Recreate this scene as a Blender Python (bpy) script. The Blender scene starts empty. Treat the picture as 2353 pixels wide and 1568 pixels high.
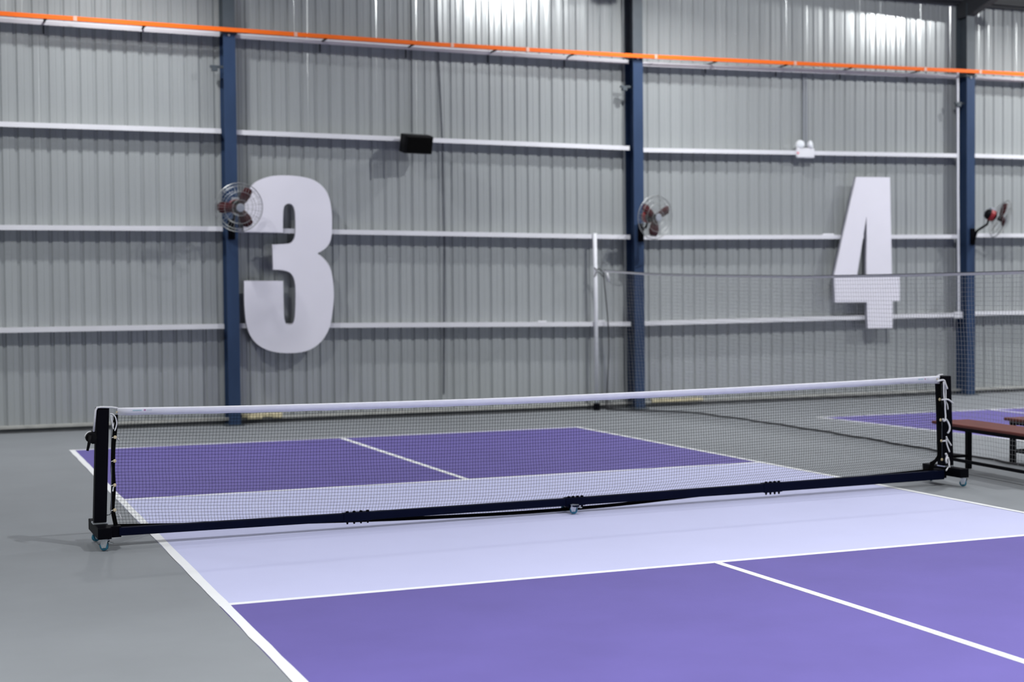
import bpy, math, random
from mathutils import Matrix, Vector

# ---------------------------------------------------------------- camera, light, exposure
S = bpy.context.scene
COL = S.collection
cam_d = bpy.data.cameras.new('camera')
cam = bpy.data.objects.new('camera', cam_d)
COL.objects.link(cam)
S.camera = cam
cam_d.sensor_fit = 'HORIZONTAL'
cam_d.sensor_width = 36.0
cam_d.lens = 3366.1 / 2353 * 36.0
cam_r = (0.92854526, -0.3710945, -0.00962148)
cam_u = (0.0201376, 0.02447363, 0.99949763)
cam_f = (0.3706726, 0.92827254, -0.03019782)
cam.matrix_world = Matrix(((cam_r[0], cam_u[0], -cam_f[0], -4.4627),
                           (cam_r[1], cam_u[1], -cam_f[1], -9.9051),
                           (cam_r[2], cam_u[2], -cam_f[2], 1.6307),
                           (0, 0, 0, 1)))
cam_d.clip_end = 200
cam_d.dof.use_dof = True
cam_d.dof.focus_distance = 9.0
cam_d.dof.aperture_fstop = 1.9
cam_d.dof.aperture_blades = 0

W = bpy.data.worlds.new('world')
S.world = W
W.use_nodes = True
W.node_tree.nodes['Background'].inputs[0].default_value = (0.5, 0.55, 0.62, 1)
W.node_tree.nodes['Background'].inputs[1].default_value = 0.2

S.view_settings.view_transform = 'Standard'
S.view_settings.look = 'None'
S.view_settings.gamma = 1.0
S.view_settings.use_curve_mapping = False
S.view_settings.exposure = 0.0
LAMP_POWER = 428.0
LAMP_COLOR = (0.965, 0.975, 0.975)
S.cycles.use_denoising = True
S.cycles.max_bounces = 5
S.cycles.diffuse_bounces = 3
S.cycles.glossy_bounces = 2
S.cycles.transparent_max_bounces = 8
S.cycles.sample_clamp_indirect = 6.0
S.cycles.caustics_reflective = False
S.cycles.caustics_refractive = False

R_ = math.radians
rnd = random.Random(7)

# ---------------------------------------------------------------- materials
MATS = {}


def mat(name, col, rough=0.5, metal=0.0, **kw):
    m = bpy.data.materials.new(name)
    m.use_nodes = True
    nt = m.node_tree
    b = nt.nodes['Principled BSDF']
    b.inputs['Base Color'].default_value = (*col, 1)
    b.inputs['Roughness'].default_value = rough
    b.inputs['Metallic'].default_value = metal
    if 'spec' in kw:
        b.inputs['Specular IOR Level'].default_value = kw['spec']
    if 'emit' in kw:
        b.inputs['Emission Color'].default_value = (*kw['emit'], 1)
        b.inputs['Emission Strength'].default_value = kw.get('strength', 1.0)
    if 'alpha' in kw:
        b.inputs['Alpha'].default_value = kw['alpha']
    nz = kw.get('noise')          # (scale, amount, detail)
    if nz:
        tc = nt.nodes.new('ShaderNodeTexCoord')
        mp = nt.nodes.new('ShaderNodeMapping')
        mp.inputs['Scale'].default_value = kw.get('stretch', (1, 1, 1))
        n = nt.nodes.new('ShaderNodeTexNoise')
        n.inputs['Scale'].default_value = nz[0]
        n.inputs['Detail'].default_value = nz[2]
        n.inputs['Roughness'].default_value = 0.6
        r = nt.nodes.new('ShaderNodeMapRange')
        r.inputs['From Min'].default_value = 0.3
        r.inputs['From Max'].default_value = 0.7
        r.inputs['To Min'].default_value = 1 - nz[1]
        r.inputs['To Max'].default_value = 1 + nz[1]
        mul = nt.nodes.new('ShaderNodeMix')
        mul.data_type = 'RGBA'
        mul.blend_type = 'MULTIPLY'
        mul.inputs['Factor'].default_value = 1
        mul.inputs['A'].default_value = (*col, 1)
        nt.links.new(tc.outputs['Object'], mp.inputs['Vector'])
        nt.links.new(mp.outputs['Vector'], n.inputs['Vector'])
        nt.links.new(n.outputs['Fac'], r.inputs['Value'])
        nt.links.new(r.outputs['Result'], mul.inputs['B'])
        nt.links.new(mul.outputs['Result'], b.inputs['Base Color'])
        last = mul
        if kw.get('scuff'):       # pale scuff streaks: (colour, threshold, strength)
            sc, th, st = kw['scuff']
            mp2 = nt.nodes.new('ShaderNodeMapping')
            mp2.inputs['Scale'].default_value = kw.get('scuff_scale', (2.2, 9, 1))
            mp2.inputs['Rotation'].default_value = (0, 0, kw.get('scuff_rot', 0.35))
            n2 = nt.nodes.new('ShaderNodeTexNoise')
            n2.inputs['Scale'].default_value = 1.6
            n2.inputs['Detail'].default_value = 7
            n2.inputs['Roughness'].default_value = 0.75
            r2 = nt.nodes.new('ShaderNodeMapRange')
            r2.inputs['From Min'].default_value = th
            r2.inputs['From Max'].default_value = th + 0.07
            r2.inputs['To Min'].default_value = 0
            r2.inputs['To Max'].default_value = st
            mx = nt.nodes.new('ShaderNodeMix')
            mx.data_type = 'RGBA'
            mx.inputs['B'].default_value = (*sc, 1)
            nt.links.new(tc.outputs['Object'], mp2.inputs['Vector'])
            nt.links.new(mp2.outputs['Vector'], n2.inputs['Vector'])
            nt.links.new(n2.outputs['Fac'], r2.inputs['Value'])
            nt.links.new(r2.outputs['Result'], mx.inputs['Factor'])
            nt.links.new(last.outputs['Result'], mx.inputs['A'])
            nt.links.new(mx.outputs['Result'], b.inputs['Base Color'])
    if kw.get('bump'):            # (scale, strength)
        tc = nt.nodes.new('ShaderNodeTexCoord')
        n = nt.nodes.new('ShaderNodeTexNoise')
        n.inputs['Scale'].default_value = kw['bump'][0]
        n.inputs['Detail'].default_value = 3
        bp = nt.nodes.new('ShaderNodeBump')
        bp.inputs['Strength'].default_value = kw['bump'][1]
        bp.inputs['Distance'].default_value = 0.002
        nt.links.new(tc.outputs['Object'], n.inputs['Vector'])
        nt.links.new(n.outputs['Fac'], bp.inputs['Height'])
        nt.links.new(bp.outputs['Normal'], b.inputs['Normal'])
    MATS[name] = m
    return m


mat('floor_grey', (0.232, 0.247, 0.265), 0.75, noise=(0.9, 0.07, 6), scuff=((0.36, 0.36, 0.34), 0.66, 0.45), bump=(90, 0.35))
mat('court_purple', (0.126, 0.100, 0.345), 0.7, noise=(1.7, 0.06, 6), scuff=((0.27, 0.25, 0.55), 0.68, 0.35), scuff_scale=(3, 3.6, 1), bump=(90, 0.35))
mat('court_lavender', (0.545, 0.56, 0.80), 0.7, noise=(1.1, 0.02, 4), bump=(90, 0.25))
mat('line_white', (0.84, 0.85, 0.87), 0.65, noise=(6, 0.015, 3))
mat('wall_sheet', (0.41, 0.432, 0.437), 0.20, 0.22, noise=(1.6, 0.05, 3), stretch=(1, 1, 0.15))
mat('wall_plain', (0.42, 0.44, 0.46), 0.6, 0.1, noise=(1.0, 0.04, 3))
mat('roof_sheet', (0.31, 0.32, 0.33), 0.6, 0.1, noise=(1.0, 0.04, 3))
mat('roof_steel', (0.035, 0.037, 0.042), 0.6, noise=(3, 0.1, 2))
mat('girt_white', (0.72, 0.72, 0.76), 0.5, 0.0, noise=(2, 0.04, 3))
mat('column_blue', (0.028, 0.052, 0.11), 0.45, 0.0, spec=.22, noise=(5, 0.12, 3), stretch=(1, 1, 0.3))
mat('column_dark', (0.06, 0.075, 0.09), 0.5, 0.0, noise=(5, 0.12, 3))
mat('concrete', (0.42, 0.42, 0.40), 0.85, noise=(9, 0.12, 5))
mat('curb_dark', (0.12, 0.125, 0.13), 0.85, noise=(5, 0.2, 5))
mat('foam', (0.62, 0.55, 0.36), 0.9, noise=(25, 0.3, 4), bump=(60, 0.8))
mat('orange', (0.95, 0.16, 0.008), 0.55, spec=.25, noise=(2, 0.06, 2))
mat('black_steel', (0.002, 0.002, 0.004), 0.5, spec=.06, noise=(8, 0.1, 2))
mat('beam_steel', (0.002, 0.0035, 0.015), 0.5, spec=.05, noise=(8, 0.1, 2))
mat('black_plastic', (0.003, 0.003, 0.004), 0.55, spec=.12, noise=(20, 0.1, 2))
mat('black_fabric', (0.003, 0.003, 0.003), 0.9, spec=.05, noise=(50, 0.2, 2))
mat('net_thread', (0.006, 0.007, 0.009), 0.85, spec=.1, noise=(50, 0.1, 2))
mat('divider_thread', (0.37, 0.37, 0.39), 0.85, noise=(50, 0.1, 2))
mat('divider_hem', (0.03, 0.03, 0.035), 0.85, noise=(50, 0.1, 2))
mat('tape_white', (0.86, 0.86, 0.93), 0.7, noise=(14, 0.03, 3))
mat('cord_white', (0.72, 0.72, 0.75), 0.8, noise=(60, 0.06, 2))
mat('brass', (0.75, 0.62, 0.38), 0.35, 0.6, noise=(30, 0.08, 2))
mat('galvanised', (0.62, 0.66, 0.69), 0.28, 0.85, noise=(30, 0.1, 2))
mat('wheel_blue', (0.02, 0.17, 0.27), 0.4, noise=(30, 0.06, 2))
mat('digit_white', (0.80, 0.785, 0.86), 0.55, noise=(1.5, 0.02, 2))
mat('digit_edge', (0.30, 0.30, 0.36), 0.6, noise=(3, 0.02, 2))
mat('white_paint', (0.74, 0.75, 0.80), 0.45, noise=(6, 0.02, 2))
mat('white_plastic', (0.80, 0.80, 0.84), 0.4, noise=(6, 0.02, 2))
mat('grey_conduit', (0.30, 0.32, 0.36), 0.5, noise=(6, 0.05, 2))
mat('dark_cable', (0.09, 0.10, 0.12), 0.6, noise=(6, 0.05, 2))
mat('wood_red', (0.15, 0.036, 0.026), 0.5, spec=.3, noise=(6, 0.25, 5), stretch=(8, 0.6, 8))
mat('fan_red', (0.26, 0.01, 0.014), 0.45, noise=(6, 0.05, 2))
mat('fan_blade', (0.05, 0.005, 0.008), 0.6, spec=.2, noise=(6, 0.05, 2))
mat('fan_wire', (0.36, 0.37, 0.37), 0.4, 0.6, noise=(6, 0.05, 2))
mat('lens_clear', (0.85, 0.88, 0.92), 0.08, 0.0, noise=(6, 0.02, 2))
mat('print_teal', (0.30, 0.52, 0.60), 0.7, noise=(30, 0.1, 2))
mat('print_red', (0.42, 0.20, 0.36), 0.7, noise=(30, 0.1, 2))
mat('print_grey', (0.55, 0.60, 0.68), 0.7, noise=(30, 0.1, 2))
mat('glint_pale', (0.75, 0.42, 0.32), 0.4, noise=(6, 0.05, 2))
mat('red_led', (0.8, 0.25, 0.3), 0.4, noise=(30, 0.05, 2))
mat('lamp_housing', (0.10, 0.10, 0.11), 0.5, noise=(6, 0.05, 2))
mat('lamp_glow', (0.9, 0.9, 0.9), 0.5, emit=(0.95, 0.975, 1.0), strength=6.0)


# ---------------------------------------------------------------- mesh helpers
class MB:
    def __init__(self):
        self.v = []
        self.f = []

    def quad(self, *p):
        i = len(self.v)
        self.v += [tuple(q) for q in p]
        self.f.append(tuple(range(i, i + len(p))))
        return self

    def box(self, c, s, M=None):
        i = len(self.v)
        for dx in (-.5, .5):
            for dy in (-.5, .5):
                for dz in (-.5, .5):
                    q = Vector((c[0] + dx * s[0], c[1] + dy * s[1], c[2] + dz * s[2]))
                    self.v.append(tuple(M @ q) if M else tuple(q))
        for a in ((0, 1, 3, 2), (4, 6, 7, 5), (0, 4, 5, 1), (2, 3, 7, 6), (0, 2, 6, 4), (1, 5, 7, 3)):
            self.f.append(tuple(i + k for k in a))
        return self

    def span(self, a, b):
        return self.box([(p + q) / 2 for p, q in zip(a, b)], [abs(q - p) for p, q in zip(a, b)])

    def tube(self, pts, r, n=8, caps=True, closed=False, flat=None, M=None):
        pts = [Vector(p) for p in pts]
        if M:
            pts = [M @ p for p in pts]
        rr = r if isinstance(r, (list, tuple)) else [r] * len(pts)
        base = len(self.v)
        m = len(pts)
        up = None
        for k, p in enumerate(pts):
            if closed:
                t = (pts[(k + 1) % m] - pts[k - 1]).normalized()
            else:
                t = (pts[min(k + 1, m - 1)] - pts[max(k - 1, 0)]).normalized()
            if up is None:
                ref = Vector((0, 0, 1)) if abs(t.z) < .9 else Vector((0, 1, 0))
                a = t.cross(ref).normalized()
            else:
                a = (up - t * up.dot(t)).normalized()
            up = a
            b = t.cross(a)
            for j in range(n):
                th = 2 * math.pi * (j + .5) / n
                ka, kb = (flat if flat else (1, 1))
                self.v.append(tuple(p + (a * math.cos(th) * ka + b * math.sin(th) * kb) * rr[k]))
        for k in range(m if closed else m - 1):
            k2 = (k + 1) % m
            for j in range(n):
                j2 = (j + 1) % n
                self.f.append((base + k * n + j, base + k2 * n + j, base + k2 * n + j2, base + k * n + j2))
        if caps and not closed:
            self.f.append(tuple(base + j for j in range(n)))
            self.f.append(tuple(base + (m - 1) * n + j for j in reversed(range(n))))
        return self

    def lathe(self, prof, n=20, M=None):
        """prof: (radius, height) pairs about local z; M places it"""
        base = len(self.v)
        for r, h in prof:
            for j in range(n):
                th = 2 * math.pi * j / n
                q = Vector((r * math.cos(th), r * math.sin(th), h))
                self.v.append(tuple(M @ q) if M else tuple(q))
        for k in range(len(prof) - 1):
            for j in range(n):
                j2 = (j + 1) % n
                self.f.append((base + k * n + j, base + k * n + j2, base + (k + 1) * n + j2, base + (k + 1) * n + j))
        self.f.append(tuple(base + j for j in reversed(range(n))))
        self.f.append(tuple(base + (len(prof) - 1) * n + j for j in range(n)))
        return self

    def extrude(self, poly, M, h):
        """poly in local xy, extruded along local z by h"""
        i = len(self.v)
        n = len(poly)
        for z in (0, h):
            for x, y in poly:
                self.v.append(tuple(M @ Vector((x, y, z))))
        self.f.append(tuple(i + k for k in reversed(range(n))))
        self.f.append(tuple(i + n + k for k in range(n)))
        for k in range(n):
            k2 = (k + 1) % n
            self.f.append((i + k, i + k2, i + n + k2, i + n + k))
        return self

    def build(self, name, m, parent=None, smooth=False, bevel=0.0, loc=None):
        me = bpy.data.meshes.new(name)
        me.from_pydata(self.v, [], self.f)
        me.materials.append(MATS[m])
        if smooth:
            me.polygons.foreach_set('use_smooth', [len(p.vertices) <= 4 for p in me.polygons])
        me.update()
        o = bpy.data.objects.new(name, me)
        COL.objects.link(o)
        if parent:
            o.parent = parent
        if loc:
            o.location = loc
        if bevel:
            b = o.modifiers.new('bevel', 'BEVEL')
            b.width = bevel
            b.segments = 2
            b.limit_method = 'ANGLE'
        return o


def tag(o, label=None, cat=None, group=None, kind=None):
    for k, v in (('label', label), ('category', cat), ('group', group), ('kind', kind)):
        if v:
            o[k] = v
    return o


def thing(name, label, cat, loc=(0, 0, 0), rz=0.0, group=None):
    o = bpy.data.objects.new(name, None)
    o.empty_display_size = 0.1
    COL.objects.link(o)
    o.location = loc
    o.rotation_euler = (0, 0, rz)
    return tag(o, label, cat, group)


def copy_tree(o, parent=None):
    c = o.copy()
    COL.objects.link(c)
    c.parent = parent
    for ch in list(o.children):
        copy_tree(ch, c)
    return c


def interp(tab, x):
    if x <= tab[0][0]:
        return tab[0][1]
    for (a, b), (c, d) in zip(tab, tab[1:]):
        if x <= c:
            return b + (d - b) * (x - a) / (c - a)
    return tab[-1][1]


def T(*p):
    return Matrix.Translation(p)


def RX(a):
    return Matrix.Rotation(a, 4, 'X')


def RY(a):
    return Matrix.Rotation(a, 4, 'Y')


def RZ(a):
    return Matrix.Rotation(a, 4, 'Z')


# ---------------------------------------------------------------- the hall
X0, X1, Y0, Y1 = -13.0, 24.0, -18.0, 9.2
EAVE, RIDGE, YR = 6.22, 10.4, -4.4
tag(MB().span((X0, Y0, -0.2), (X1, Y1 + 0.3, 0)).build('floor', 'floor_grey'), 'smooth grey acrylic sports floor with pale scuffs', 'floor', kind='structure')


def corrugated():
    """ribbed sheet: flat pans facing the hall, narrow grooves pressed outwards"""
    m = MB()
    pitch = 0.189
    prof = [(0, 0), (0.056, 0), (0.061, 0.004), (0.072, 0.004), (0.077, 0), (0.134, 0), (0.150, 0.022), (0.172, 0.022)]
    pts = []
    x = X0
    while x < X1:
        for a, d in prof:
            pts.append((x + a, Y1 + d + (rnd.uniform(-.0011, .0011) if a < .13 else 0)))
        x += pitch
    pts.append((x, Y1))
    zs = [0.085, EAVE + 0.25]
    base = 0
    for (xa, ya) in pts:
        for z in zs:
            m.v.append((xa, ya, z))
    n = len(zs)
    for k in range(len(pts) - 1):
        for j in range(n - 1):
            m.f.append((k * n + j, (k + 1) * n + j, (k + 1) * n + j + 1, k * n + j + 1))
    i = len(m.v)       # the outer skin behind the ribs
    m.v += [(X0, Y1 + .06, 0), (X1, Y1 + .06, 0), (X1, Y1 + .06, EAVE + .25), (X0, Y1 + .06, EAVE + .25)]
    m.f.append((i, i + 1, i + 2, i + 3))
    return m


tag(corrugated().build('wall_back', 'wall_sheet'), 'ribbed grey metal cladding wall behind the courts', 'wall', kind='structure')
tag(MB().span((X0 - .1, Y0, 0), (X0, Y1, EAVE)).build('wall_left', 'wall_plain'), 'plain metal side wall of the hall', 'wall', kind='structure')
tag(MB().span((X1, Y0, 0), (X1 + .1, Y1, EAVE)).build('wall_right', 'wall_plain'), 'plain metal far side wall of the hall', 'wall', kind='structure')
tag(MB().span((X0, Y0 - .1, 0), (X1, Y0, EAVE)).build('wall_front', 'wall_plain'), 'plain metal wall at the near end of the hall', 'wall', kind='structure')
cm = MB()
cm.extrude([(Y0 - .2, EAVE), (YR, RIDGE), (Y1 + .35, EAVE + .0), (Y1 + .35, EAVE + .1), (YR, RIDGE + .1), (Y0 - .2, EAVE + .1)],
           Matrix(((0, 0, 1, X0), (1, 0, 0, 0), (0, 1, 0, 0), (0, 0, 0, 1))), X1 - X0)
for xe in (X0, X1 - .05):      # gable infill
    cm.extrude([(Y0, EAVE - .01), (Y1, EAVE - .01), (YR, RIDGE)], Matrix(((0, 0, 1, xe), (1, 0, 0, 0), (0, 1, 0, 0), (0, 0, 0, 1))), .05)
tag(cm.build('ceiling', 'roof_sheet'), 'pitched metal roof sheeting', 'ceiling', kind='structure')
tag(MB().span((X0, Y1 - .10, EAVE - .03), (X1, Y1, EAVE + .12)).span((X0, Y1 - .16, EAVE + .0), (X1, Y1 - .10, EAVE + .03))
    .build('trim_1', 'roof_steel'), 'dark steel eave strut along the top of the ribbed wall', 'trim', kind='structure')
tag(MB().span((X0, Y1 - .012, 0), (X1, Y1 + .06, .06)).build('baseboard_back', 'curb_dark'), 'dark recessed curb at the foot of the ribbed wall', 'baseboard', kind='structure')
tag(MB().span((X0, Y1 - .05, .055), (X1, Y1 + .05, .092)).build('trim_2', 'concrete', bevel=.004), 'pale flashing along the foot of the ribbed wall', 'trim', kind='structure')
tag(MB().box((-0.40, Y1 - .045, .105), (.54, .06, .05)).box((-.5, Y1 - .07, .085), (.2, .05, .05)).box((-.2, Y1 - .06, .09), (.12, .05, .055))
    .build('sealant_foam', 'foam', bevel=.012), 'lumpy yellowish sealant foam at wall foot right of the left blue column', 'sealant')
tag(MB().box((5.75, Y1 - .05, .09), (.85, .05, .05)).build('sealant_foam', 'foam', bevel=.012),
    'yellowish sealant foam at wall foot right of the middle blue column', 'sealant')


# columns -------------------------------------------------------------------
COLX = [(-6.75, 'furthest left of all'), (-0.80, 'left of the white number 3'), (5.03, 'between the white numbers 3 and 4'),
        (10.875, 'right of the white number 4'), (16.8, 'furthest right of all')]


def hsec(m, x, z0, z1, w=.155, yf=8.92, yb=9.185):
    m.span((x - w / 2, yf, z0), (x + w / 2, yf + .012, z1))
    m.span((x - w / 2, yb - .012, z0), (x + w / 2, yb, z1))
    m.span((x - .005, yf + .012, z0), (x + .005, yb - .012, z1))
    return m


for x, where in COLX:
    c = thing('steel_column', 'dark blue steel H column on the ribbed wall, ' + where, 'column', (x, 0, 0), group='blue wall columns')
    hsec(MB(), 0, .012, 5.03).build('lower_shaft', 'column_blue', c)
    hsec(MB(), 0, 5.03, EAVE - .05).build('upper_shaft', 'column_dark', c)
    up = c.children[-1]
    up['label'] = 'dark primer top of the column above orange rail, dim light included in its colour'  # slate primer; the weaker light up here is also put into its colour
    MB().span((-.12, 8.87, 0), (.12, 9.19, .014)).build('base_plate', 'column_dark', c)
    MB().span((-.10, 8.90, 5.025), (.10, 9.18, 5.045)).build('cap_plate', 'column_dark', c)
    MB().lathe([(.016, 0), (.016, .015), (.008, .02)], 10, T(-.005, 8.918, 5.01) @ RX(R_(90))).build('bolt', 'galvanised', c)
    MB().span((-.235, 8.99, 4.60), (-.06, 9.03, 4.63)).span((-.21, 8.98, 4.56), (-.14, 9.04, 4.60)).build('cleat', 'column_dark', c)
    MB().extrude([(8.93, EAVE - .25), (9.17, EAVE - .25), (9.17, EAVE - .02), (2.0, EAVE + 1.95), (2.0, EAVE + 1.65)],
                 Matrix(((0, 0, 1, -.07), (1, 0, 0, 0), (0, 1, 0, 0), (0, 0, 0, 1))), .14).build('rafter', 'roof_steel', c)

# girts ---------------------------------------------------------------------
GY = 9.025


def girt(xa, za, xb, zb):
    m = MB()
    hgt = .062
    pr = [(GY, hgt / 2), (GY, -hgt / 2), (GY + .006, -hgt / 2), (GY + .006, hgt / 2 - .006), (Y1 - .004, hgt / 2 - .006), (Y1 - .004, hgt / 2)]
    i = 0
    for x, z in ((xa, za), (xb, zb)):
        for y, d in pr:
            m.v.append((x, y, z + d))
    n = len(pr)
    for k in range(n):
        k2 = (k + 1) % n
        m.f.append((k, k2, n + k2, n + k))
    m.f.append(tuple(reversed(range(n))))
    m.f.append(tuple(range(n, 2 * n)))
    return m


lev = ['topmost', 'second highest', 'third highest', 'lowest']
bays = ['in the bay left of the left blue column', 'behind the number 3', 'between the middle and right blue columns', 'in the bay right of the right blue column']
ends = [[(-6.66, -.90), (-.72, 4.94), (5.11, 10.70), (10.95, 16.7)]] * 4
zz = [[(5.09, 5.035), (5.025, 4.975), (4.955, 5.032), (5.032, 5.06)],
      [(3.79, 3.797), (3.788, 3.745), (3.724, 3.793), (3.80, 3.81)],
      [(2.53, 2.542), (2.527, 2.471), (2.468, 2.515), (2.538, 2.545)],
      [(1.275, 1.285), (1.288, 1.223), (1.225, 1.276), (1.291, 1.305)]]
for li in range(4):
    for bi in range(4):
        (xa, xb), (za, zb) = ends[li][bi], zz[li][bi]
        g = girt(xa, za, xb, zb).build('wall_girt', 'girt_white')
        tag(g, lev[li] + ' of the white wall girts ' + bays[bi], 'girt', 'white girts across the ribbed wall')

# orange conductor rail -------------------------------------------------------
rail = thing('conductor_rail', 'long orange rail running across the whole wall above the topmost white girt', 'rail', (0, 0, 0))
ot = [(-8, 5.13), (-3.56, 5.104), (-.83, 5.070), (2.0, 5.036), (4.96, 5.037), (8.26, 5.070), (10.8, 5.10), (12, 5.102), (17, 5.09)]
m = MB()
for (xa, za), (xb, zb) in zip(ot, ot[1:]):
    i = len(m.v)
    for x, z in ((xa, za), (xb, zb)):
        for dy, dz in ((-.022, -.026), (.022, -.026), (.022, .026), (-.022, .026)):
            m.v.append((x, 8.87 + dy, z + dz))
    for k in range(4):
        m.f.append((i + k, i + (k + 1) % 4, i + 4 + (k + 1) % 4, i + 4 + k))
m.f += [(3, 2, 1, 0), (len(m.v) - 4, len(m.v) - 3, len(m.v) - 2, len(m.v) - 1)]
m.build('rail_bar', 'orange', rail)
for k, x in enumerate((-5.4, -4.2, -3.05, -1.87, .45, 1.64, 2.83, 3.99, 6.26, 7.46, 8.60, 9.84, 12.1, 13.3)):
    z = interp(ot, x)
    b = MB().span((x - .012, 8.84, z - .042), (x + .012, 9.16, z - .028)).span((x - .02, 8.85, z - .04), (x + .02, 8.89, z - .026))
    b.tube([(x, 9.16, z - .035), (x, 9.16, z - .16)], .008, 6).build('bracket', 'black_steel', rail)
for x in (-2.7, .05, 2.2, 3.3, 5.28, 7.6, 9.95, 11.0):
    z = interp(ot, x)
    MB().span((x - .022, 8.842, z - .03), (x + .022, 8.898, z + .030)).build('clip_glint', 'glint_pale', rail)  # pale colour stands in for small reddish-white highlights along the rail

# ---------------------------------------------------------------- painted courts
Z1, Z2, Z3 = .0012, .0024, .0036


def slab(poly, z):
    m = MB()
    i = len(poly)
    m.v = [(x, y, 0) for x, y in poly] + [(x, y, z) for x, y in poly]
    m.f = [tuple(range(i, 2 * i))] + [(k, (k + 1) % i, i + (k + 1) % i, i + k) for k in range(i)]
    return m


def rect(x0, y0, x1, y1):
    return [(x0, y0), (x1, y0), (x1, y1), (x0, y1)]


court = thing('painted_court', 'near purple and lavender pickleball court painted on the floor around the net', 'court')
YB, KF, KN, XS = 6.717, 2.395, -2.134, 3.048
slab(rect(-XS, KF, XS, YB), Z1).build('service_area', 'court_purple', court)
slab(rect(-XS, -6.706, XS, KN), Z1).build('service_area', 'court_purple', court)
slab(rect(-XS, KN, XS, KF), Z1).build('kitchen_zone', 'court_lavender', court)
court.children[-1]['label'] = 'pale lavender non-volley zone either side of the net'
lw = .052


def wobbly(x0, x1, y0, y1, n=60, amp=.0035):
    """a long hand-painted line along y with slightly uneven edges"""
    ys = [y0 + (y1 - y0) * k / n for k in range(n + 1)]
    return [(x0 + rnd.uniform(-amp, amp), y) for y in ys] + [(x1 + rnd.uniform(-amp, amp) * .6, y) for y in reversed(ys)]


def longline(x0, x1, y0, y1, z, n=60, amp=.0035):
    m = MB()
    ys = [y0 + (y1 - y0) * k / n for k in range(n + 1)]
    for y in ys:
        m.v += [(x0 + rnd.uniform(-amp, amp), y, z), (x1 + rnd.uniform(-amp, amp) * .6, y, z)]
    for k in range(n):
        m.f.append((2 * k, 2 * k + 1, 2 * k + 3, 2 * k + 2))
    return m


longline(-XS, -XS + .058, -6.706, YB, Z3).build('side_line', 'line_white', court)
longline(XS - .052, XS, -6.706, YB, Z3).build('side_line', 'line_white', court)
slab(rect(-XS, YB - .052, XS, YB), Z2).build('base_line', 'line_white', court)
slab(rect(-XS, -6.706, XS, -6.654), Z2).build('base_line', 'line_white', court)
slab(rect(-XS, KF - lw, XS, KF), Z2).build('kitchen_line', 'line_white', court)
slab(rect(-XS, KN, XS, KN + lw), Z2).build('kitchen_line', 'line_white', court)
slab([(-.032, KF), (.02, KF), (.035, YB), (-.03, YB)], Z3).build('centre_line', 'line_white', court)
slab([(-.052, KN), (-.002, KN), (.02, -3.6), (.02, -6.7), (-.032, -6.7), (-.032, -3.6)][::-1], Z3).build('centre_line', 'line_white', court)

court2 = thing('painted_court', 'second purple pickleball court on the floor at right, behind the dividing net', 'court')
q = 6.40
slab([(6.66, 2.3), (12.5, 2.3), (12.45, 6.52), (6.40, 6.52)], Z1).build('service_area', 'court_purple', court2)
slab([(6.68, -2.2), (12.5, -2.2), (12.5, 2.3), (6.66, 2.3)], Z1).build('kitchen_zone', 'court_lavender', court2)
slab([(6.40, 6.52), (6.66, 2.3), (6.68, -2.2), (6.73, -2.2), (6.715, 2.3), (6.455, 6.52)], Z3).build('side_line', 'line_white', court2)
slab(rect(6.40, 6.465, 12.45, 6.52), Z2).build('base_line', 'line_white', court2)
slab(rect(6.66, 2.3, 12.5, 2.35), Z2).build('kitchen_line', 'line_white', court2)
slab(rect(9.18, 2.3, 9.23, 6.5), Z3).build('centre_line', 'line_white', court2)

# ---------------------------------------------------------------- portable pickleball net
net = thing('portable_net', 'rolling pickleball net with black frame and white top tape across the near court', 'net', (.03, .13, .0037), .0235)
PL, PR = -3.443, 3.503
for side, xb, xt in ((-1, -3.455, -3.425), (1, 3.527, 3.500)):
    m = MB()
    i = 0
    for z, x in ((.16, xb), (.922, xt)):
        for dx, dy in ((-.041, -.04), (.041, -.04), (.041, .04), (-.041, .04)):
            m.v.append((x + dx * (1 if side < 0 else 1.35), .05 + dy, z))
    m.f = [(3, 2, 1, 0), (4, 5, 6, 7)] + [(k, (k + 1) % 4, 4 + (k + 1) % 4, 4 + k) for k in range(4)]
    p = m.build('post', 'black_steel', net, bevel=.006)
    MB().span((xb - .048, 0, .152), (xb + .05, .10, .160)).build('post_plate', 'galvanised', net)
    f = MB().span((xb - .042, -.19, .078), (xb + .045, .30, .152)).build('foot', 'black_steel', net, bevel=.004)
    MB().span((xb - side * .045, -.02, .06), (xb - side * .13, .07, .135)).build('beam_socket', 'black_steel', net, bevel=.004)


def caster(x, y, a, h=.078):
    M = T(x, y, 0) @ RZ(a)
    b = MB().lathe([(.022, .068), (.024, .072), (.024, h)], 12, M)
    for s in (-1, 1):
        b.extrude([(-.012, .018), (.016, .022), (.030, .070), (-.012, .072), (-.022, .045)], M @ T(0, s * .0155 + .0015, 0) @ RX(R_(90)), .003)
    b.box((.004, 0, .071), (.05, .036, .004), M)
    b.box((.036, 0, .052), (.028, .024, .004), M @ T(0, 0, .01) @ RY(R_(12)))
    c = b.build('caster', 'galvanised', net)
    MB().lathe([(.012, -.011), (.026, -.011), (.029, -.006), (.029, .006), (.026, .011), (.012, .011)], 20, M @ T(-.004, 0, .0295) @ RX(R_(90))).build('wheel', 'wheel_blue', c, smooth=True)
    MB().tube([tuple(M @ Vector((-.004, -.02, .0295))), tuple(M @ Vector((-.004, .02, .0295)))], .005, 8).build('axle', 'galvanised', c)


caster(-3.452, -.155, R_(-35))
caster(-3.452, .25, R_(20))
caster(3.545, -.155, R_(-60))
caster(3.545, .26, R_(-140))
caster(-.035, -.085, R_(-50), .062)
caster(-.035, .075, R_(10), .062)

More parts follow.
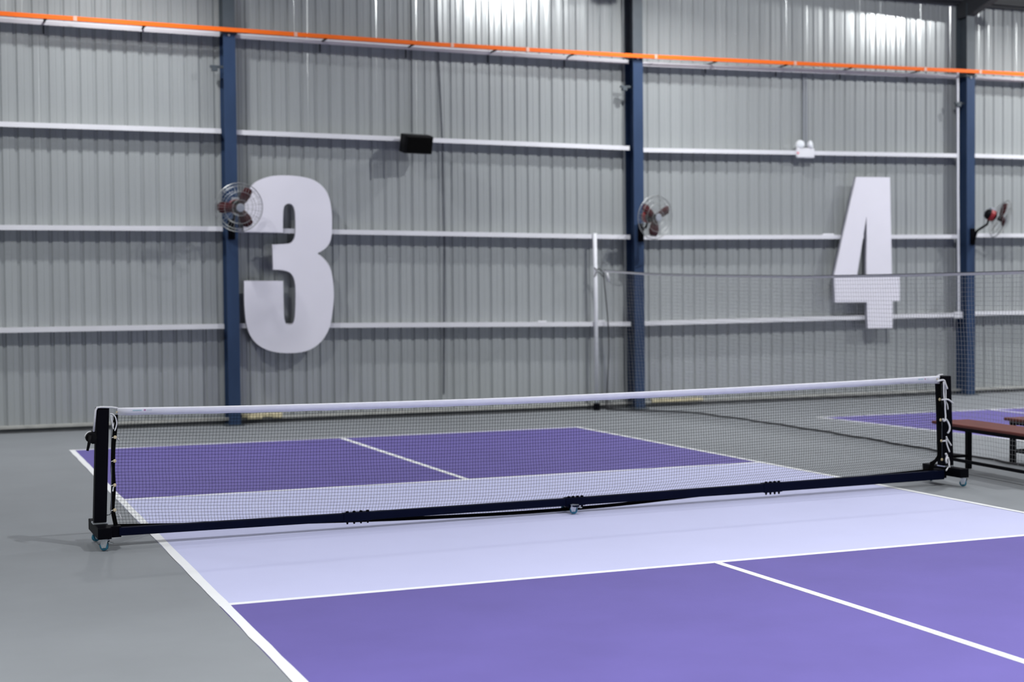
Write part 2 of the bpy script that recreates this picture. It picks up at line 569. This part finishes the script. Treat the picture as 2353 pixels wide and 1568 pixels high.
bzb = [(-3.40, .070), (-1.76, .058), (-.06, .056), (1.66, .050), (3.45, .052)]
bzt = [(-3.40, .124), (-1.76, .113), (-.06, .111), (1.66, .119), (3.45, .128)]
secs = [(-3.34, -1.80), (-1.80, -.075), (-.075, 1.665), (1.665, 3.45)]
for a, b in secs:
    m = MB()
    for x in (a, b):
        zb_, zt_ = interp(bzb, x), interp(bzt, x)
        for y, z in ((-.03, zb_), (.02, zb_), (.02, zt_), (-.03, zt_)):
            m.v.append((x, y, z))
    m.f = [(0, 1, 2, 3), (7, 6, 5, 4)] + [(k, 4 + k, 4 + (k + 1) % 4, (k + 1) % 4) for k in range(4)]
    m.build('beam', 'beam_steel', net, bevel=.003)
for xj, l in ((-1.80, .20), (-.075, .16), (1.665, .17)):
    zb_, zt_ = interp(bzb, xj + l / 2) - .003, interp(bzt, xj + l / 2) + .003
    cpl = MB().span((xj, -.033, zb_), (xj + l, .023, zt_)).build('beam_coupling', 'beam_steel', net, bevel=.002)
    for k in range(4):
        xx = xj + .03 + k * (l - .05) / 3
        MB().lathe([(.006, zb_ - .02), (.010, zb_ - .002), (.005, zb_), (.005, zt_), (.012, zt_), (.012, zt_ + .008), (.007, zt_ + .012)], 8, T(xx, -.012, 0)).build('bolt', 'black_steel', cpl)
MB().span((-.06, -.035, .045), (-.01, .03, .115)).span((-.055, -.13, .058), (-.015, .12, .068)).build('centre_foot', 'beam_steel', net)

top = [(-3.36, .918), (-2.67, .903), (-2.064, .895), (-1.097, .887), (-.412, .884), (.457, .889), (1.463, .897), (2.5, .911), (3.43, .927)]
hem = [(-3.36, .128), (-2.4, .078), (-1.44, .040), (-.9, .027), (-.42, .019), (.34, .024), (.75, .041), (1.6, .075), (3.36, .128)]
TH = .050


def smoothi(tab, x):
    return (interp(tab, x - .25) + interp(tab, x) * 2 + interp(tab, x + .25)) / 4 if -3.1 < x < 3.1 else interp(tab, x)


def xl(v):
    return interp([(0, -3.340), (.17, -3.364), (.35, -3.352), (.52, -3.358), (.72, -3.353), (.85, -3.343), (1, -3.335)], v)


def xr(v):
    return interp([(0, 3.345), (.09, 3.36), (.14, 3.43), (.3, 3.435), (.6, 3.425), (.85, 3.41), (1, 3.405)], v)


def netpt(u, v):
    x = xl(v) + (xr(v) - xl(v)) * u
    zb, zt = smoothi(hem, x), smoothi(top, x) - TH + .004
    return (x + .005 * math.sin(6.28 * v) * math.sin(u * 31) + .012 * (v - .5) * math.cos(u * 3), .035 * (1 - v) + .004 * math.sin(u * 40 + v * 5), zb + (zt - zb) * v)


def strands(m, fn, nu, nv, su, sv, r, n=3):
    for i in range(nu + 1):
        m.tube([fn(i / nu, k / sv) for k in range(sv + 1)], r, n, caps=False)
    for j in range(nv + 1):
        m.tube([fn(k / su, j / nv) for k in range(su + 1)], r, n, caps=False)
    return m


strands(MB(), netpt, 306, 35, 110, 12, .00105).build('net_mesh', 'net_thread', net)


def band(fn, n, w, t):
    """flat ribbon: fn(k) -> centre point and width direction; w wide, t thick along y"""
    m = MB()
    for k in range(n + 1):
        c, d = fn(k / n)
        c, d = Vector(c), Vector(d).normalized()
        for a, b in ((-1, -1), (1, -1), (1, 1), (-1, 1)):
            m.v.append(tuple(c + d * (a * w / 2) + Vector((0, b * t / 2, 0))))
    for k in range(n):
        for j in range(4):
            m.f.append((k * 4 + j, k * 4 + (j + 1) % 4, k * 4 + 4 + (j + 1) % 4, k * 4 + 4 + j))
    m.f += [(3, 2, 1, 0), tuple(n * 4 + j for j in range(4))]
    return m


m = MB()        # folded white tape with the cable inside its rolled top edge
N = 90
for k in range(N + 1):
    x = -3.335 + 6.755 * k / N
    z = smoothi(top, x)
    w = TH + (.014 if x > 3.1 else 0) * (x - 3.1) / .3 + .0012 * math.sin(k * 1.7)
    wob = .0012 * math.sin(k * .9)
    for dy, dz in ((-.0075, -.004), (-.0085, -.010), (-.005, -.018), (-.005, -w), (.005, -w), (.005, -.018), (.0085, -.010), (.0075, -.004), (.003, 0), (-.003, 0)):
        m.v.append((x, dy + wob, z + dz))
for k in range(N):
    for j in range(10):
        m.f.append((k * 10 + j, k * 10 + (j + 1) % 10, k * 10 + 10 + (j + 1) % 10, k * 10 + 10 + j))
m.f += [tuple(reversed(range(10))), tuple(N * 10 + j for j in range(10))]
tape = m.build('top_tape', 'tape_white', net, smooth=True)
band(lambda t: ((-3.345 + 6.69 * t, .036, smoothi(hem, -3.345 + 6.69 * t)), (0, 0, 1)), 70, .026, .006).build('bottom_hem', 'black_fabric', net)
band(lambda t: ((xl(t) - .011, .035 * (1 - t) - .003, .118 + (.872 - .118) * t), (1, 0, .12 if t < .12 else 0)), 24, .028, .006).build('side_band', 'black_fabric', net)
band(lambda t: ((xr(t) + .012, .035 * (1 - t) - .003, .125 + (.872 - .125) * t), (1, 0, -.5 if t < .12 else 0)), 24, .046, .006).build('side_band', 'black_fabric', net)


def printed(x, s):
    """tiny maker's print, too small to read: teal lettering strokes, a red disc and a pale grey strip"""
    z = smoothi(top, x) - .0195
    m = MB()
    for k, (a, w, h) in enumerate([(0, .006, .007), (.009, .005, .008), (.017, .006, .006), (.026, .004, .008), (.033, .007, .006), (.043, .005, .008), (.051, .006, .007)]):
        m.span((x + a * s, -.0066, z - h / 2), (x + a * s + w * s, -.0048, z + h / 2))
    p = m.build('printed_mark', 'print_teal', tape)
    MB().lathe([(.0068, 0), (.0068, .0018)], 16, T(x + .078 * s, -.0048, z + .001) @ RX(R_(90))).build('printed_disc', 'print_red', tape)
    MB().span((x + .093 * s, -.0062, z - .004), (x + .125 * s, -.0048, z + .003)).build('printed_strip', 'print_grey', tape)


printed(-3.235, 1.0)
printed(3.20, .9)

# tension cable over the left post and its crank
MB().tube([(-3.33, 0, .914), (-3.37, .004, .922), (-3.44, .006, .926), (-3.464, .004, .924), (-3.474, .004, .905), (-3.490, .0, .765)], .007, 8).build('tension_cable', 'cord_white', net, smooth=True)
MB().tube([(3.40, 0, .925), (3.44, .02, .932), (3.50, .05, .930)], .007, 8).build('tension_cable', 'cord_white', net, smooth=True)
crk = MB().lathe([(.034, 0), (.036, .006), (.036, .040), (.030, .046)], 20, T(-3.505, .03, .728) @ RX(R_(90)))
crk.span((-3.50, .0, .685), (-3.47, .06, .77))
c = crk.build('crank_winch', 'black_plastic', net, smooth=False)
MB().tube([(-3.513, -.03, .745), (-3.522, -.035, .70), (-3.535, -.035, .645)], [.012, .011, .008], 10).build('crank_handle', 'black_plastic', c, smooth=True)
a0 = [(-3.505 + .037 * math.cos(t), .02, .728 + .037 * math.sin(t)) for t in [R_(80 + 12 * k) for k in range(9)]]
MB().tube(a0, .005, 6).build('strap_end', 'cord_white', c, smooth=True)
# dark side rods between post and net
MB().tube([(-3.372, .01, .862), (-3.378, .012, .5), (-3.384, .015, .225), (-3.392, .02, .208), (-3.414, .03, .205)], .0032, 6).build('side_rod', 'dark_cable', net, smooth=True)
MB().tube([(3.452, .01, .86), (3.458, .012, .5), (3.462, .015, .2)], .0032, 6).build('side_rod', 'dark_cable', net, smooth=True)


def PXL(px, py):
    return (-3.356 + (px - 262) * .00272, .915 - (py - 940) * .00286)


def PXR(px, py):
    return (3.433 + (px - 2161) * .00459, .919 - (py - 867) * .00369)


def cord(pts, f, y=-.012, r=.0042):
    q3 = [Vector((f(*p)[0], y + .004 * math.sin(k * 2), f(*p)[1])) for k, p in enumerate(pts)]
    out = []
    for k in range(len(q3) - 1):
        a, b, c, d = q3[max(k - 1, 0)], q3[k], q3[k + 1], q3[min(k + 2, len(q3) - 1)]
        for t in (0, .25, .5, .75):
            out.append(.5 * ((2 * b) + (c - a) * t + (2 * a - 5 * b + 4 * c - d) * t * t + (3 * b - a - 3 * c + d) * t ** 3))
    out.append(q3[-1])
    MB().tube(out, r, 7).build('lacing_cord', 'cord_white', net, smooth=True)


cord([(252, 952), (258, 953), (264, 960), (267, 972), (266, 982), (262, 992)], PXL)
cord([(254, 956), (256, 970), (259, 988)], PXL)
cord([(258, 958), (261, 972), (258, 986)], PXL, -.004, .0035)
for p in ((263, 1007), (261, 1062), (260, 1118), (259, 1176)):
    cord([(p[0] - 8, p[1] + 1), (p[0] - 4, p[1]), (p[0], p[1])], PXL, -.008, .0028)
cord([(269, 1010), (272, 1013), (274, 1016)], PXL, .02, .005)
cord([(270, 1186), (274, 1192), (276, 1198)], PXL, .03, .003)
cord([(257, 1122), (256, 1128), (255, 1132)], PXL, -.01, .004)
for p in ((263, 1007), (261, 1062), (260, 1118), (259, 1176), (268, 949)):
    x, z = PXL(*p)
    g = 1 if p[1] > 950 else .55
    MB().lathe([(.003, 0), (.0115 * g, 0), (.0115 * g, .003), (.009 * g, .005), (.003, .004)], 16, T(x, -.006 if p[1] > 950 else -.0055, z) @ RX(R_(90))).build('grommet', 'brass', net, smooth=True)
for p in ((2158, 919), (2160, 966), (2162, 1014), (2163, 1057), (2152, 872)):
    x, z = PXR(*p)
    g = 1 if p[1] > 900 else .5
    MB().lathe([(.003, 0), (.012 * g, 0), (.012 * g, .003), (.009 * g, .005), (.003, .004)], 16, T(x, -.006, z) @ RX(R_(90))).build('grommet', 'brass', net, smooth=True)
yr = -.03
cord([(2148, 877), (2156, 875), (2163, 875), (2167, 884), (2172, 895)], PXR, yr, .008)
cord([(2163, 878), (2164, 905), (2164, 918), (2166, 930), (2167, 942), (2167, 958), (2166, 966)], PXR, yr, .0065)
cord([(2168, 880), (2170, 900), (2169, 922), (2173, 932), (2175, 943)], PXR, yr + .008, .005)
cord([(2157, 919), (2163, 919), (2170, 919), (2177, 923), (2184, 929)], PXR, yr - .008, .0065)
cord([(2160, 963), (2163, 968), (2166, 965)], PXR, yr - .008, .008)
cord([(2168, 964), (2173, 970), (2176, 980), (2176, 990), (2173, 997)], PXR, yr, .0075)
cord([(2161, 1014), (2164, 1014), (2167, 1014)], PXR, yr, .007)
cord([(2168, 1004), (2172, 1012), (2179, 1025)], PXR, yr - .006, .006)
cord([(2169, 1009), (2171, 1022), (2176, 1040)], PXR, yr, .006)
cord([(2168, 1043), (2171, 1049), (2168, 1058), (2170, 1065)], PXR, yr, .009)
cord([(2172, 1052), (2175, 1062), (2174, 1070), (2177, 1078), (2183, 1082)], PXR, yr - .005, .007)
cord([(2175, 1072), (2171, 1078), (2167, 1082)], PXR, yr - .005, .006)

# ---------------------------------------------------------------- numbers on the wall
three = [(-0.64, 2.517), (-0.628, 2.501), (-0.133, 2.496), (-0.132, 2.553), (-0.124, 2.767), (-0.103, 2.847), (-0.046, 2.875), (0.002, 2.853), (0.03, 2.785), (0.038, 2.682), (0.036, 2.49), (0.012, 2.403), (-0.038, 2.358), (-0.135, 2.346), (-0.27, 2.339), (-0.268, 2.013), (-0.14, 2.006), (-0.043, 1.972), (0.009, 1.892), (0.027, 1.78), (0.025, 1.597), (0.017, 1.437), (0.005, 1.349), (-0.017, 1.306), (-0.061, 1.294), (-0.105, 1.301), (-0.125, 1.351), (-0.135, 1.439), (-0.138, 1.867), (-0.647, 1.87), (-0.65, 1.635), (-0.641, 1.43), (-0.622, 1.287), (-0.577, 1.16), (-0.499, 1.056), (-0.38, 0.979), (-0.236, 0.936), (-0.058, 0.922), (0.105, 0.933), (0.236, 0.976), (0.353, 1.059), (0.437, 1.173), (0.488, 1.302), (0.518, 1.463), (0.538, 1.656), (0.532, 1.834), (0.514, 1.963), (0.482, 2.059), (0.433, 2.132), (0.376, 2.188), (0.323, 2.225), (0.411, 2.276), (0.469, 2.333), (0.503, 2.397), (0.521, 2.494), (0.528, 2.639), (0.525, 2.767), (0.507, 2.896), (0.47, 3.016), (0.414, 3.095), (0.341, 3.157), (0.243, 3.203), (0.105, 3.229), (-0.025, 3.239), (-0.154, 3.238), (-0.267, 3.227), (-0.379, 3.195), (-0.475, 3.149), (-0.54, 3.085), (-0.589, 2.989), (-0.619, 2.879), (-0.636, 2.769), (-0.641, 2.643)]
sharp3 = {1, 2, 3, 14, 15, 28, 29, 50}
sm = []
n3 = len(three)
for k in range(n3):
    b, c = three[k], three[(k + 1) % n3]
    a = three[k - 1] if k not in sharp3 else b
    d = three[(k + 2) % n3] if (k + 1) % n3 not in sharp3 else c
    if k in sharp3 and (k + 1) % n3 in sharp3:
        sm.append(b)
        continue
    for t in (0, .33, .67):
        sm.append(tuple(.5 * (2 * b[i] + (c[i] - a[i]) * t + (2 * a[i] - 5 * b[i] + 4 * c[i] - d[i]) * t * t + (3 * b[i] - a[i] - 3 * c[i] + d[i]) * t ** 3) for i in (0, 1)))
four = [(8.749, 3.408), (9.364, 3.415), (9.396, 1.883), (9.541, 1.883), (9.541, 1.506), (9.408, 1.507), (9.407, 1.092), (8.948, 1.095), (8.937, 1.495), (8.36, 1.498), (8.35, 1.914)]
hole4 = [(8.931, 2.822), (8.936, 1.885), (8.752, 1.886)]


def digit(name, loops, label):
    t = thing(name, label, 'number sign', (0, 0, 0), group='white court numbers on the wall')
    cu = bpy.data.curves.new('face', 'CURVE')
    cu.dimensions = '2D'
    cu.fill_mode = 'BOTH'
    cu.extrude = .012
    for lp in loops:
        s = cu.splines.new('POLY')
        s.points.add(len(lp) - 1)
        for p, (x, z) in zip(s.points, lp):
            p.co = (x, z, 0, 1)
        s.use_cyclic_u = True
    tmp = bpy.data.objects.new('tmp', cu)
    COL.objects.link(tmp)
    dg = bpy.context.evaluated_depsgraph_get()
    me = bpy.data.meshes.new_from_object(tmp.evaluated_get(dg))
    bpy.data.objects.remove(tmp)
    me.materials.clear()
    me.materials.append(MATS['digit_white'])
    M = T(0, 8.96, 0) @ RX(R_(90))
    me.transform(M)
    o = bpy.data.objects.new('face_panel', me)
    COL.objects.link(o)
    o.parent = t
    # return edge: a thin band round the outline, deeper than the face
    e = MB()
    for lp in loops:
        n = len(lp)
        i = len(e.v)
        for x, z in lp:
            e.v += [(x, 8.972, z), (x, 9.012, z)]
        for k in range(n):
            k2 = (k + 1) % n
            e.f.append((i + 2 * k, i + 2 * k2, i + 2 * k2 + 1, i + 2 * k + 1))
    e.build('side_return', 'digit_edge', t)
    return t


d3 = digit('number_three', [sm], 'big white number 3 mounted on the ribbed wall right of the left column')
MB().box((.25, 9.035, 1.26), (.05, .05, .12)).build('standoff', 'grey_conduit', d3)
d4 = digit('number_four', [four, hole4], 'big white number 4 on the ribbed wall behind the dividing net')
MB().box((9.2, 9.035, 1.26), (.05, .05, .12)).build('standoff', 'grey_conduit', d4)


# ---------------------------------------------------------------- wall fans
def fan(name_where, mount, centre, yaw, tilt, spin):
    """mount: point on the column face; centre: middle of the cage"""
    t = thing('wall_fan', name_where, 'fan', mount, group='caged wall fans on the columns')
    mo = Vector(mount)
    C = Vector(centre) - mo
    M = T(*C) @ RZ(yaw) @ RX(tilt)          # local -y is the blowing side
    R = .305
    m = MB()
    for y, rr in ((-.075, .10), (-.072, .20), (-.045, .27), (0, R), (.045, .27), (.075, .20), (.085, .10)):
        m.tube([(rr * math.cos(a), y, rr * math.sin(a)) for a in [2 * math.pi * k / 36 for k in range(36)]], .0028 if rr < R else .006, 5, closed=True, M=M)
    for k in range(40):
        a = 2 * math.pi * k / 40
        m.tube([(r * math.cos(a), y, r * math.sin(a)) for r, y in ((.05, -.078), (.10, -.077), (.20, -.07), (.27, -.045), (R, 0))], .0016, 3, M=M, caps=False)
        if k % 2:
            m.tube([(r * math.cos(a), y, r * math.sin(a)) for r, y in ((.08, .09), (.20, .08), (.27, .045), (R, 0))], .0016, 3, M=M, caps=False)
    m.build('cage', 'fan_wire', t)
    MB().lathe([(.0, -.004), (.052, 0), (.052, .008), (.045, .012)], 18, M @ T(0, -.07, 0) @ RX(R_(90))).build('cage_badge', 'grey_conduit', t)
    MB().lathe([(.03, -.04), (.04, -.03), (.04, .03), (.03, .04)], 16, M @ RX(R_(90))).build('hub', 'black_plastic', t)
    for k in range(3):
        a = 2 * math.pi * k / 3 + spin
        b = MB()
        rows = []
        for r, w, tw in ((.035, .03, .7), (.10, .055, .6), (.18, .07, .5), (.25, .06, .4), (.272, .03, .35)):
            for s in (-1, 1):
                p = Vector((s * w, s * w * math.sin(tw) * .7, r))
                b.v.append(tuple(M @ (RY(a) @ p)))
        for k2 in range(4):
            b.f.append((2 * k2, 2 * k2 + 1, 2 * k2 + 3, 2 * k2 + 2))
        o = b.build('blade', 'fan_blade', t, smooth=True)
        sdf = o.modifiers.new('thick', 'SOLIDIFY')
        sdf.thickness = .003
    MB().lathe([(.045, .08), (.078, .10), (.085, .14), (.085, .21), (.06, .25), (.03, .26)], 20, M @ RX(R_(-90))).build('motor', 'black_plastic', t, smooth=True)
    MB().lathe([(.088, .12), (.09, .125), (.09, .185), (.088, .19)], 20, M @ RX(R_(-90))).build('motor_band', 'fan_red', t, smooth=True)
    MB().box((0, .17, .085), (.09, .09, .05), M).build('oscillator_cap', 'grey_conduit', t, bevel=.012)
    pm = M @ Vector((0, .17, -.08))
    MB().tube([tuple(pm), tuple(pm + Vector((-.01, .02, -.07))), (pm.x * .55, -.10, (pm.z - .1) * .5), (.0, -.07, -.02), (0, -.045, -.10), (0, -.02, -.12)], [.018, .018, .02, .022, .02, .02], 8).build('arm', 'black_steel', t, smooth=True)
    MB().span((-.045, -.022, -.16), (.045, 0, .10)).build('mount_plate', 'black_steel', t, bevel=.005)
    return t


fan('caged wall fan on the left blue column, overlapping the number 3', (-.81, 8.92, 2.56), (-.80, 8.46, 2.785), R_(4), R_(8), .5)
fan('caged wall fan with red motor on the middle blue column', (5.05, 8.92, 2.56), (5.03, 8.42, 2.725), R_(12), R_(6), 1.1)
fan('caged wall fan turned sideways on the right blue column', (10.90, 8.92, 2.54), (11.10, 8.50, 2.77), R_(70), R_(22), .2)

# ---------------------------------------------------------------- loudspeaker
sp = thing('loudspeaker', 'black loudspeaker bracketed to the girt above the number 3', 'loudspeaker', (1.65, 8.86, 3.70))
M = RZ(R_(8)) @ RX(R_(14))
body = MB()
pr = [(-.20, .11), (-.20, -.12), (.20, -.12), (.20, .11)]
body.extrude([(-.205, .125), (-.205, -.125), (.205, -.125), (.205, .125)], M @ T(0, -.12, 0) @ RX(R_(90)), .001)
body.v, body.f = [], []
for y, sx, sz in ((-.16, .196, .115), (-.13, .205, .122), (.02, .205, .122), (.12, .15, .10)):
    for a, b in ((-1, -1), (1, -1), (1, 1), (-1, 1)):
        body.v.append(tuple(M @ Vector((a * sx, y, b * sz))))
for k in range(3):
    for j in range(4):
        body.f.append((k * 4 + j, k * 4 + (j + 1) % 4, k * 4 + 4 + (j + 1) % 4, k * 4 + 4 + j))
body.f += [(3, 2, 1, 0), (12, 13, 14, 15)]
body.build('cabinet', 'black_plastic', sp, bevel=.012)
MB().box((0, -.158, 0), (.36, .012, .20), M).build('grille', 'black_fabric', sp, bevel=.004)
MB().tube([(0, .10, .0), (0, .19, .0)], .018, 8).span((-.05, .185, -.08), (.05, .20, .10)).build('bracket', 'black_steel', sp)

# ---------------------------------------------------------------- emergency light
em = thing('emergency_light', 'small white twin-head emergency light on girt above and left of the number 4', 'emergency light', (7.885, 9.055, 3.755))
MB().span((-.155, -.055, -.075), (.155, 0, .075)).build('housing', 'white_plastic', em, bevel=.018)
for s in (-1, 1):
    M = T(s * .088, -.03, .125) @ RZ(R_(28 * s)) @ RX(R_(82))
    h = MB().lathe([(.018, -.045), (.045, -.025), (.064, .005), (.066, .02)], 20, M).build('lamp_head', 'white_plastic', em, smooth=True)
    MB().lathe([(.060, .02), (.045, .031), (.015, .036)], 20, M).build('lens', 'lens_clear', h, smooth=True)
    MB().tube([(s * .088, -.028, .06), (s * .088, -.028, .10)], .014, 8).build('swivel', 'white_plastic', em)
MB().span((-.158, -.058, -.02), (-.128, -.053, .01)).build('indicator', 'red_led', em)

# ---------------------------------------------------------------- conduits and wires on the wall
tag(MB().tube([(1.727, 9.17, 6.1), (1.727, 9.17, 5.09), (1.714, 9.17, 3.88)], .008, 8).build('speaker_cable', 'dark_cable'),
    'thin dark cable running down the wall to the loudspeaker', 'cable')
tag(MB().tube([(2.09, 9.185, 6.1), (2.12, 9.185, 4.93), (2.165, 9.185, 3.74), (2.175, 9.185, 2.2), (2.143, 9.185, .3)], .008, 8).build('wall_cable', 'dark_cable'),
    'long dark cable down the wall just right of the loudspeaker', 'cable')
cp = thing('conduit_pair', 'pair of thin grey conduits dropping to the emergency light', 'conduit', (7.98, 9.17, 3.86))
for dx in (-.022, .022):
    MB().tube([(dx, 0, 0), (dx, 0, 1.14)], .011, 8).build('conduit', 'grey_conduit', cp)
pw = thing('power_drop', 'white conduit running down beside the right blue column to a socket', 'conduit', (10.72, 9.03, 1.28))
MB().tube([(0.01, 0, .05), (-.01, 0, 2.0), (-.012, 0, 3.86)], .021, 10).build('conduit', 'white_paint', pw)
MB().span((-.08, -.03, -.055), (.075, .03, .045)).build('socket_box', 'white_plastic', pw, bevel=.008)
tag(MB().span((8.21, 9.03, 2.50), (8.40, 9.06, 2.545)).build('junction_clip', 'white_plastic', bevel=.004), 'small white box on girt just left of the number 4', 'junction box')
tag(MB().span((3.50, 9.03, 1.255), (3.625, 9.06, 1.29)).build('junction_clip', 'white_plastic', bevel=.004), 'small white box on lowest girt left of the net pole', 'junction box')
tag(MB().span((4.43, 9.03, 1.235), (4.53, 9.06, 1.285)).build('junction_clip', 'white_plastic', bevel=.004), 'small white box on lowest girt right of the net pole', 'junction box')

# ---------------------------------------------------------------- dividing net and its pole
pole = thing('net_pole', 'white vertical pole against the wall holding the dividing net', 'pole', (4.375, 9.0, 0))
MB().tube([(0, 0, .10), (0, 0, 1.5), (-.008, 0, 2.52)], .030, 14).build('shaft', 'white_paint', pole, smooth=True)
MB().tube([(0, 0, 0), (0, 0, .10)], .05, 14).build('foot_collar', 'black_steel', pole)
MB().tube([(0, 0, .11), (0, 0, .15)], .034, 14).build('collar', 'galvanised', pole)

div = thing('dividing_net', 'grey mesh net hanging between the two courts from the white pole', 'net', (0, 0, 0))
pathb = [(8.96, 4.39), (8.8, 4.50), (8.3, 5.10), (7.9, 5.30), (6.5, 5.34), (4.95, 5.30), (3.7, 5.22), (2.3, 5.08), (1.8, 5.06), (1.2, 5.03), (.98, 5.00), (0, 4.93), (-2.5, 4.85)]
patht = [(8.96, 4.40), (8.6, 4.62), (8.2, 4.78), (7.0, 4.93), (5, 5.0), (2, 5.0), (-2.5, 4.95)]
ztop = [(-2.5, 1.83), (.965, 1.808), (2.74, 1.812), (4.6, 1.824), (7.0, 1.88), (8.2, 1.92), (8.96, 1.99)]
pathb.reverse(), patht.reverse()


def sm3(tab, x, h=.35):
    return (interp(tab, x - h) + 2 * interp(tab, x) + interp(tab, x + h)) / 4


def divpt(u, v):
    yb_ = 8.93 - 11.3 * u
    bow = .06 * math.sin(math.pi * min(1, v)) * math.exp(-u * 60)
    xb_, xt_ = sm3(pathb, yb_), sm3(patht, yb_)
    w = v ** .8
    x = xb_ + (xt_ - xb_) * w + .02 * math.sin(u * 70) * (1 - v) + bow
    return (x, yb_ + .01 * math.sin(v * 9 + u * 30), .012 + (sm3(ztop, yb_) - .012) * v)


strands(MB(), divpt, 250, 41, 150, 8, .0015).build('net_mesh', 'divider_thread', div)
m = MB()
ns = 140
for k in range(ns + 1):
    x, y, z = divpt(k / ns, 1)
    w = .026
    for dx, dz in ((-.003, -w / 2), (.003, -w / 2), (.003, w / 2), (-.003, w / 2)):
        m.v.append((x + dx, y, z + dz))
for k in range(ns):
    for j in range(4):
        m.f.append((k * 4 + j, k * 4 + (j + 1) % 4, k * 4 + 4 + (j + 1) % 4, k * 4 + 4 + j))
m.build('top_tape', 'cord_white', div)
MB().tube([tuple(Vector(divpt(k / ns, 1)) + Vector((0, 0, .016))) for k in range(ns + 1)], .004, 5).build('top_cord', 'divider_hem', div)
MB().tube([tuple(Vector(divpt(k / ns, 0)) + Vector((.01 * math.sin(k * 1.3), 0, .004))) for k in range(ns + 1)], .011, 6).build('bottom_hem', 'divider_hem', div)
MB().tube([divpt(0, k / 12) for k in range(13)], .008, 6).build('end_rope', 'divider_hem', div)
MB().tube([(4.335, 8.96, 2.03), (4.375, 8.955, 2.0), (4.41, 8.96, 2.02), (4.44, 8.93, 1.98)], .009, 6).tube([(4.33, 8.95, 1.9), (4.37, 8.955, 1.975), (4.42, 8.96, 1.96), (4.46, 8.93, 1.9)], .007, 6).build('tie_rope', 'divider_hem', div, smooth=True)
MB().tube([(4.49, 8.86, 1.955), (4.505, 8.86, 1.90), (4.52, 8.86, 1.83)], .017, 8).build('cord_stopper', 'cord_white', div, smooth=True)


# ---------------------------------------------------------------- benches
def bench(label, loc, rz, L=1.9, w=.34, h=.41):
    t = thing('bench', label, 'bench', loc, rz, group='wooden benches by the dividing net')
    s = MB()
    s.span((0, -L, h - .028), (w, 0, h))
    s.build('seat', 'wood_red', t, bevel=.008)
    a = MB()
    a.span((.03, -L + .05, h - .062), (.065, -.05, h - .028)).span((w - .065, -L + .05, h - .062), (w - .03, -.05, h - .028))
    a.span((.03, -.085, h - .062), (w - .03, -.05, h - .028)).span((.03, -L + .05, h - .062), (w - .03, -L + .085, h - .028))
    a.build('seat_frame', 'black_steel', t)
    for ly in (-.08, -L + .10):
        for lx in (.05, w - .05):
            MB().span((lx - .023, ly - .023, 0), (lx + .023, ly + .023, h - .06)).build('leg', 'black_steel', t, bevel=.003)
        MB().span((.05, ly - .012, .106), (w - .05, ly + .012, .131)).build('stretcher', 'black_steel', t)
    MB().span((.038, -L + .10, .105), (.062, -.08, .132)).build('stretcher', 'black_steel', t)
    return t


bench('long reddish wooden bench with black legs beside the right net post', (4.135, 1.20, 0), R_(-5.4), 1.7, .39, .45)
bench('reddish wooden bench behind the dividing net, cut off by the right picture edge', (5.08, 1.34, 0), R_(-4), 1.6, .36, .432)

# ---------------------------------------------------------------- high bay lamps
lamp0 = thing('high_bay_lamp', 'round black high bay lamp hanging under the roof', 'lamp', (0, 0, 0), group='high bay lamps under the roof')
MB().lathe([(.05, .22), (.16, .20), (.24, .05), (.25, 0), (.24, 0)][::-1], 20).build('housing', 'lamp_housing', lamp0, smooth=True)
MB().lathe([(.22, -.004), (.22, -.001)], 20).build('diffuser', 'lamp_glow', lamp0)
MB().tube([(0, 0, .2), (0, 0, .42)], .006, 6).build('hanger', 'galvanised', lamp0)
ld = bpy.data.lights.new('lamp_light', 'AREA')
ld.shape = 'DISK'
ld.size = .42
ld.energy = LAMP_POWER
ld.color = LAMP_COLOR
lo = bpy.data.objects.new('lamp_light', ld)
COL.objects.link(lo)
lo.location = (0, 0, -.02)
lo.parent = lamp0
ld.spread = R_(130)
ld2 = ld.copy()
ld2.energy = LAMP_POWER * .24
ld2.spread = R_(150)
ld3 = ld.copy()
ld3.energy = LAMP_POWER * 0.76
ld4 = ld3.copy()
ld4.energy = LAMP_POWER * 0.27
ld3.size = .34
ld3.spread = R_(165)
spots = [(x, 7.2, 6.38, 0) for x in (-9.4, -2.2, 5.0, 12.2, 19.4)]
for y, z, tilt in ((2.2, 7.7, 38), (-5.6, 8.6, 0), (-12.4, 7.3, 0)):
    spots += [(x, y, z, tilt) for x in ((-12.0, -4.3, 5.9, 14.7, 22.5) if y > 0 else (-7.4, 1.0, 9.0, 17.0))]
first = True
for x, y, z, tilt in spots:
    t = lamp0 if first else copy_tree(lamp0)
    first = False
    t.location = (x, y, z)
    t.rotation_euler = (R_(tilt), 0, 0)      # the row nearest the wall leans towards it
    [c for c in t.children if c.type == 'LIGHT'][0].data = ld2 if y > 5 else ((ld4 if x < 0 else ld3) if y > 0 else ld)
    if y > 5:
        t.scale = (.6, .6, .6)
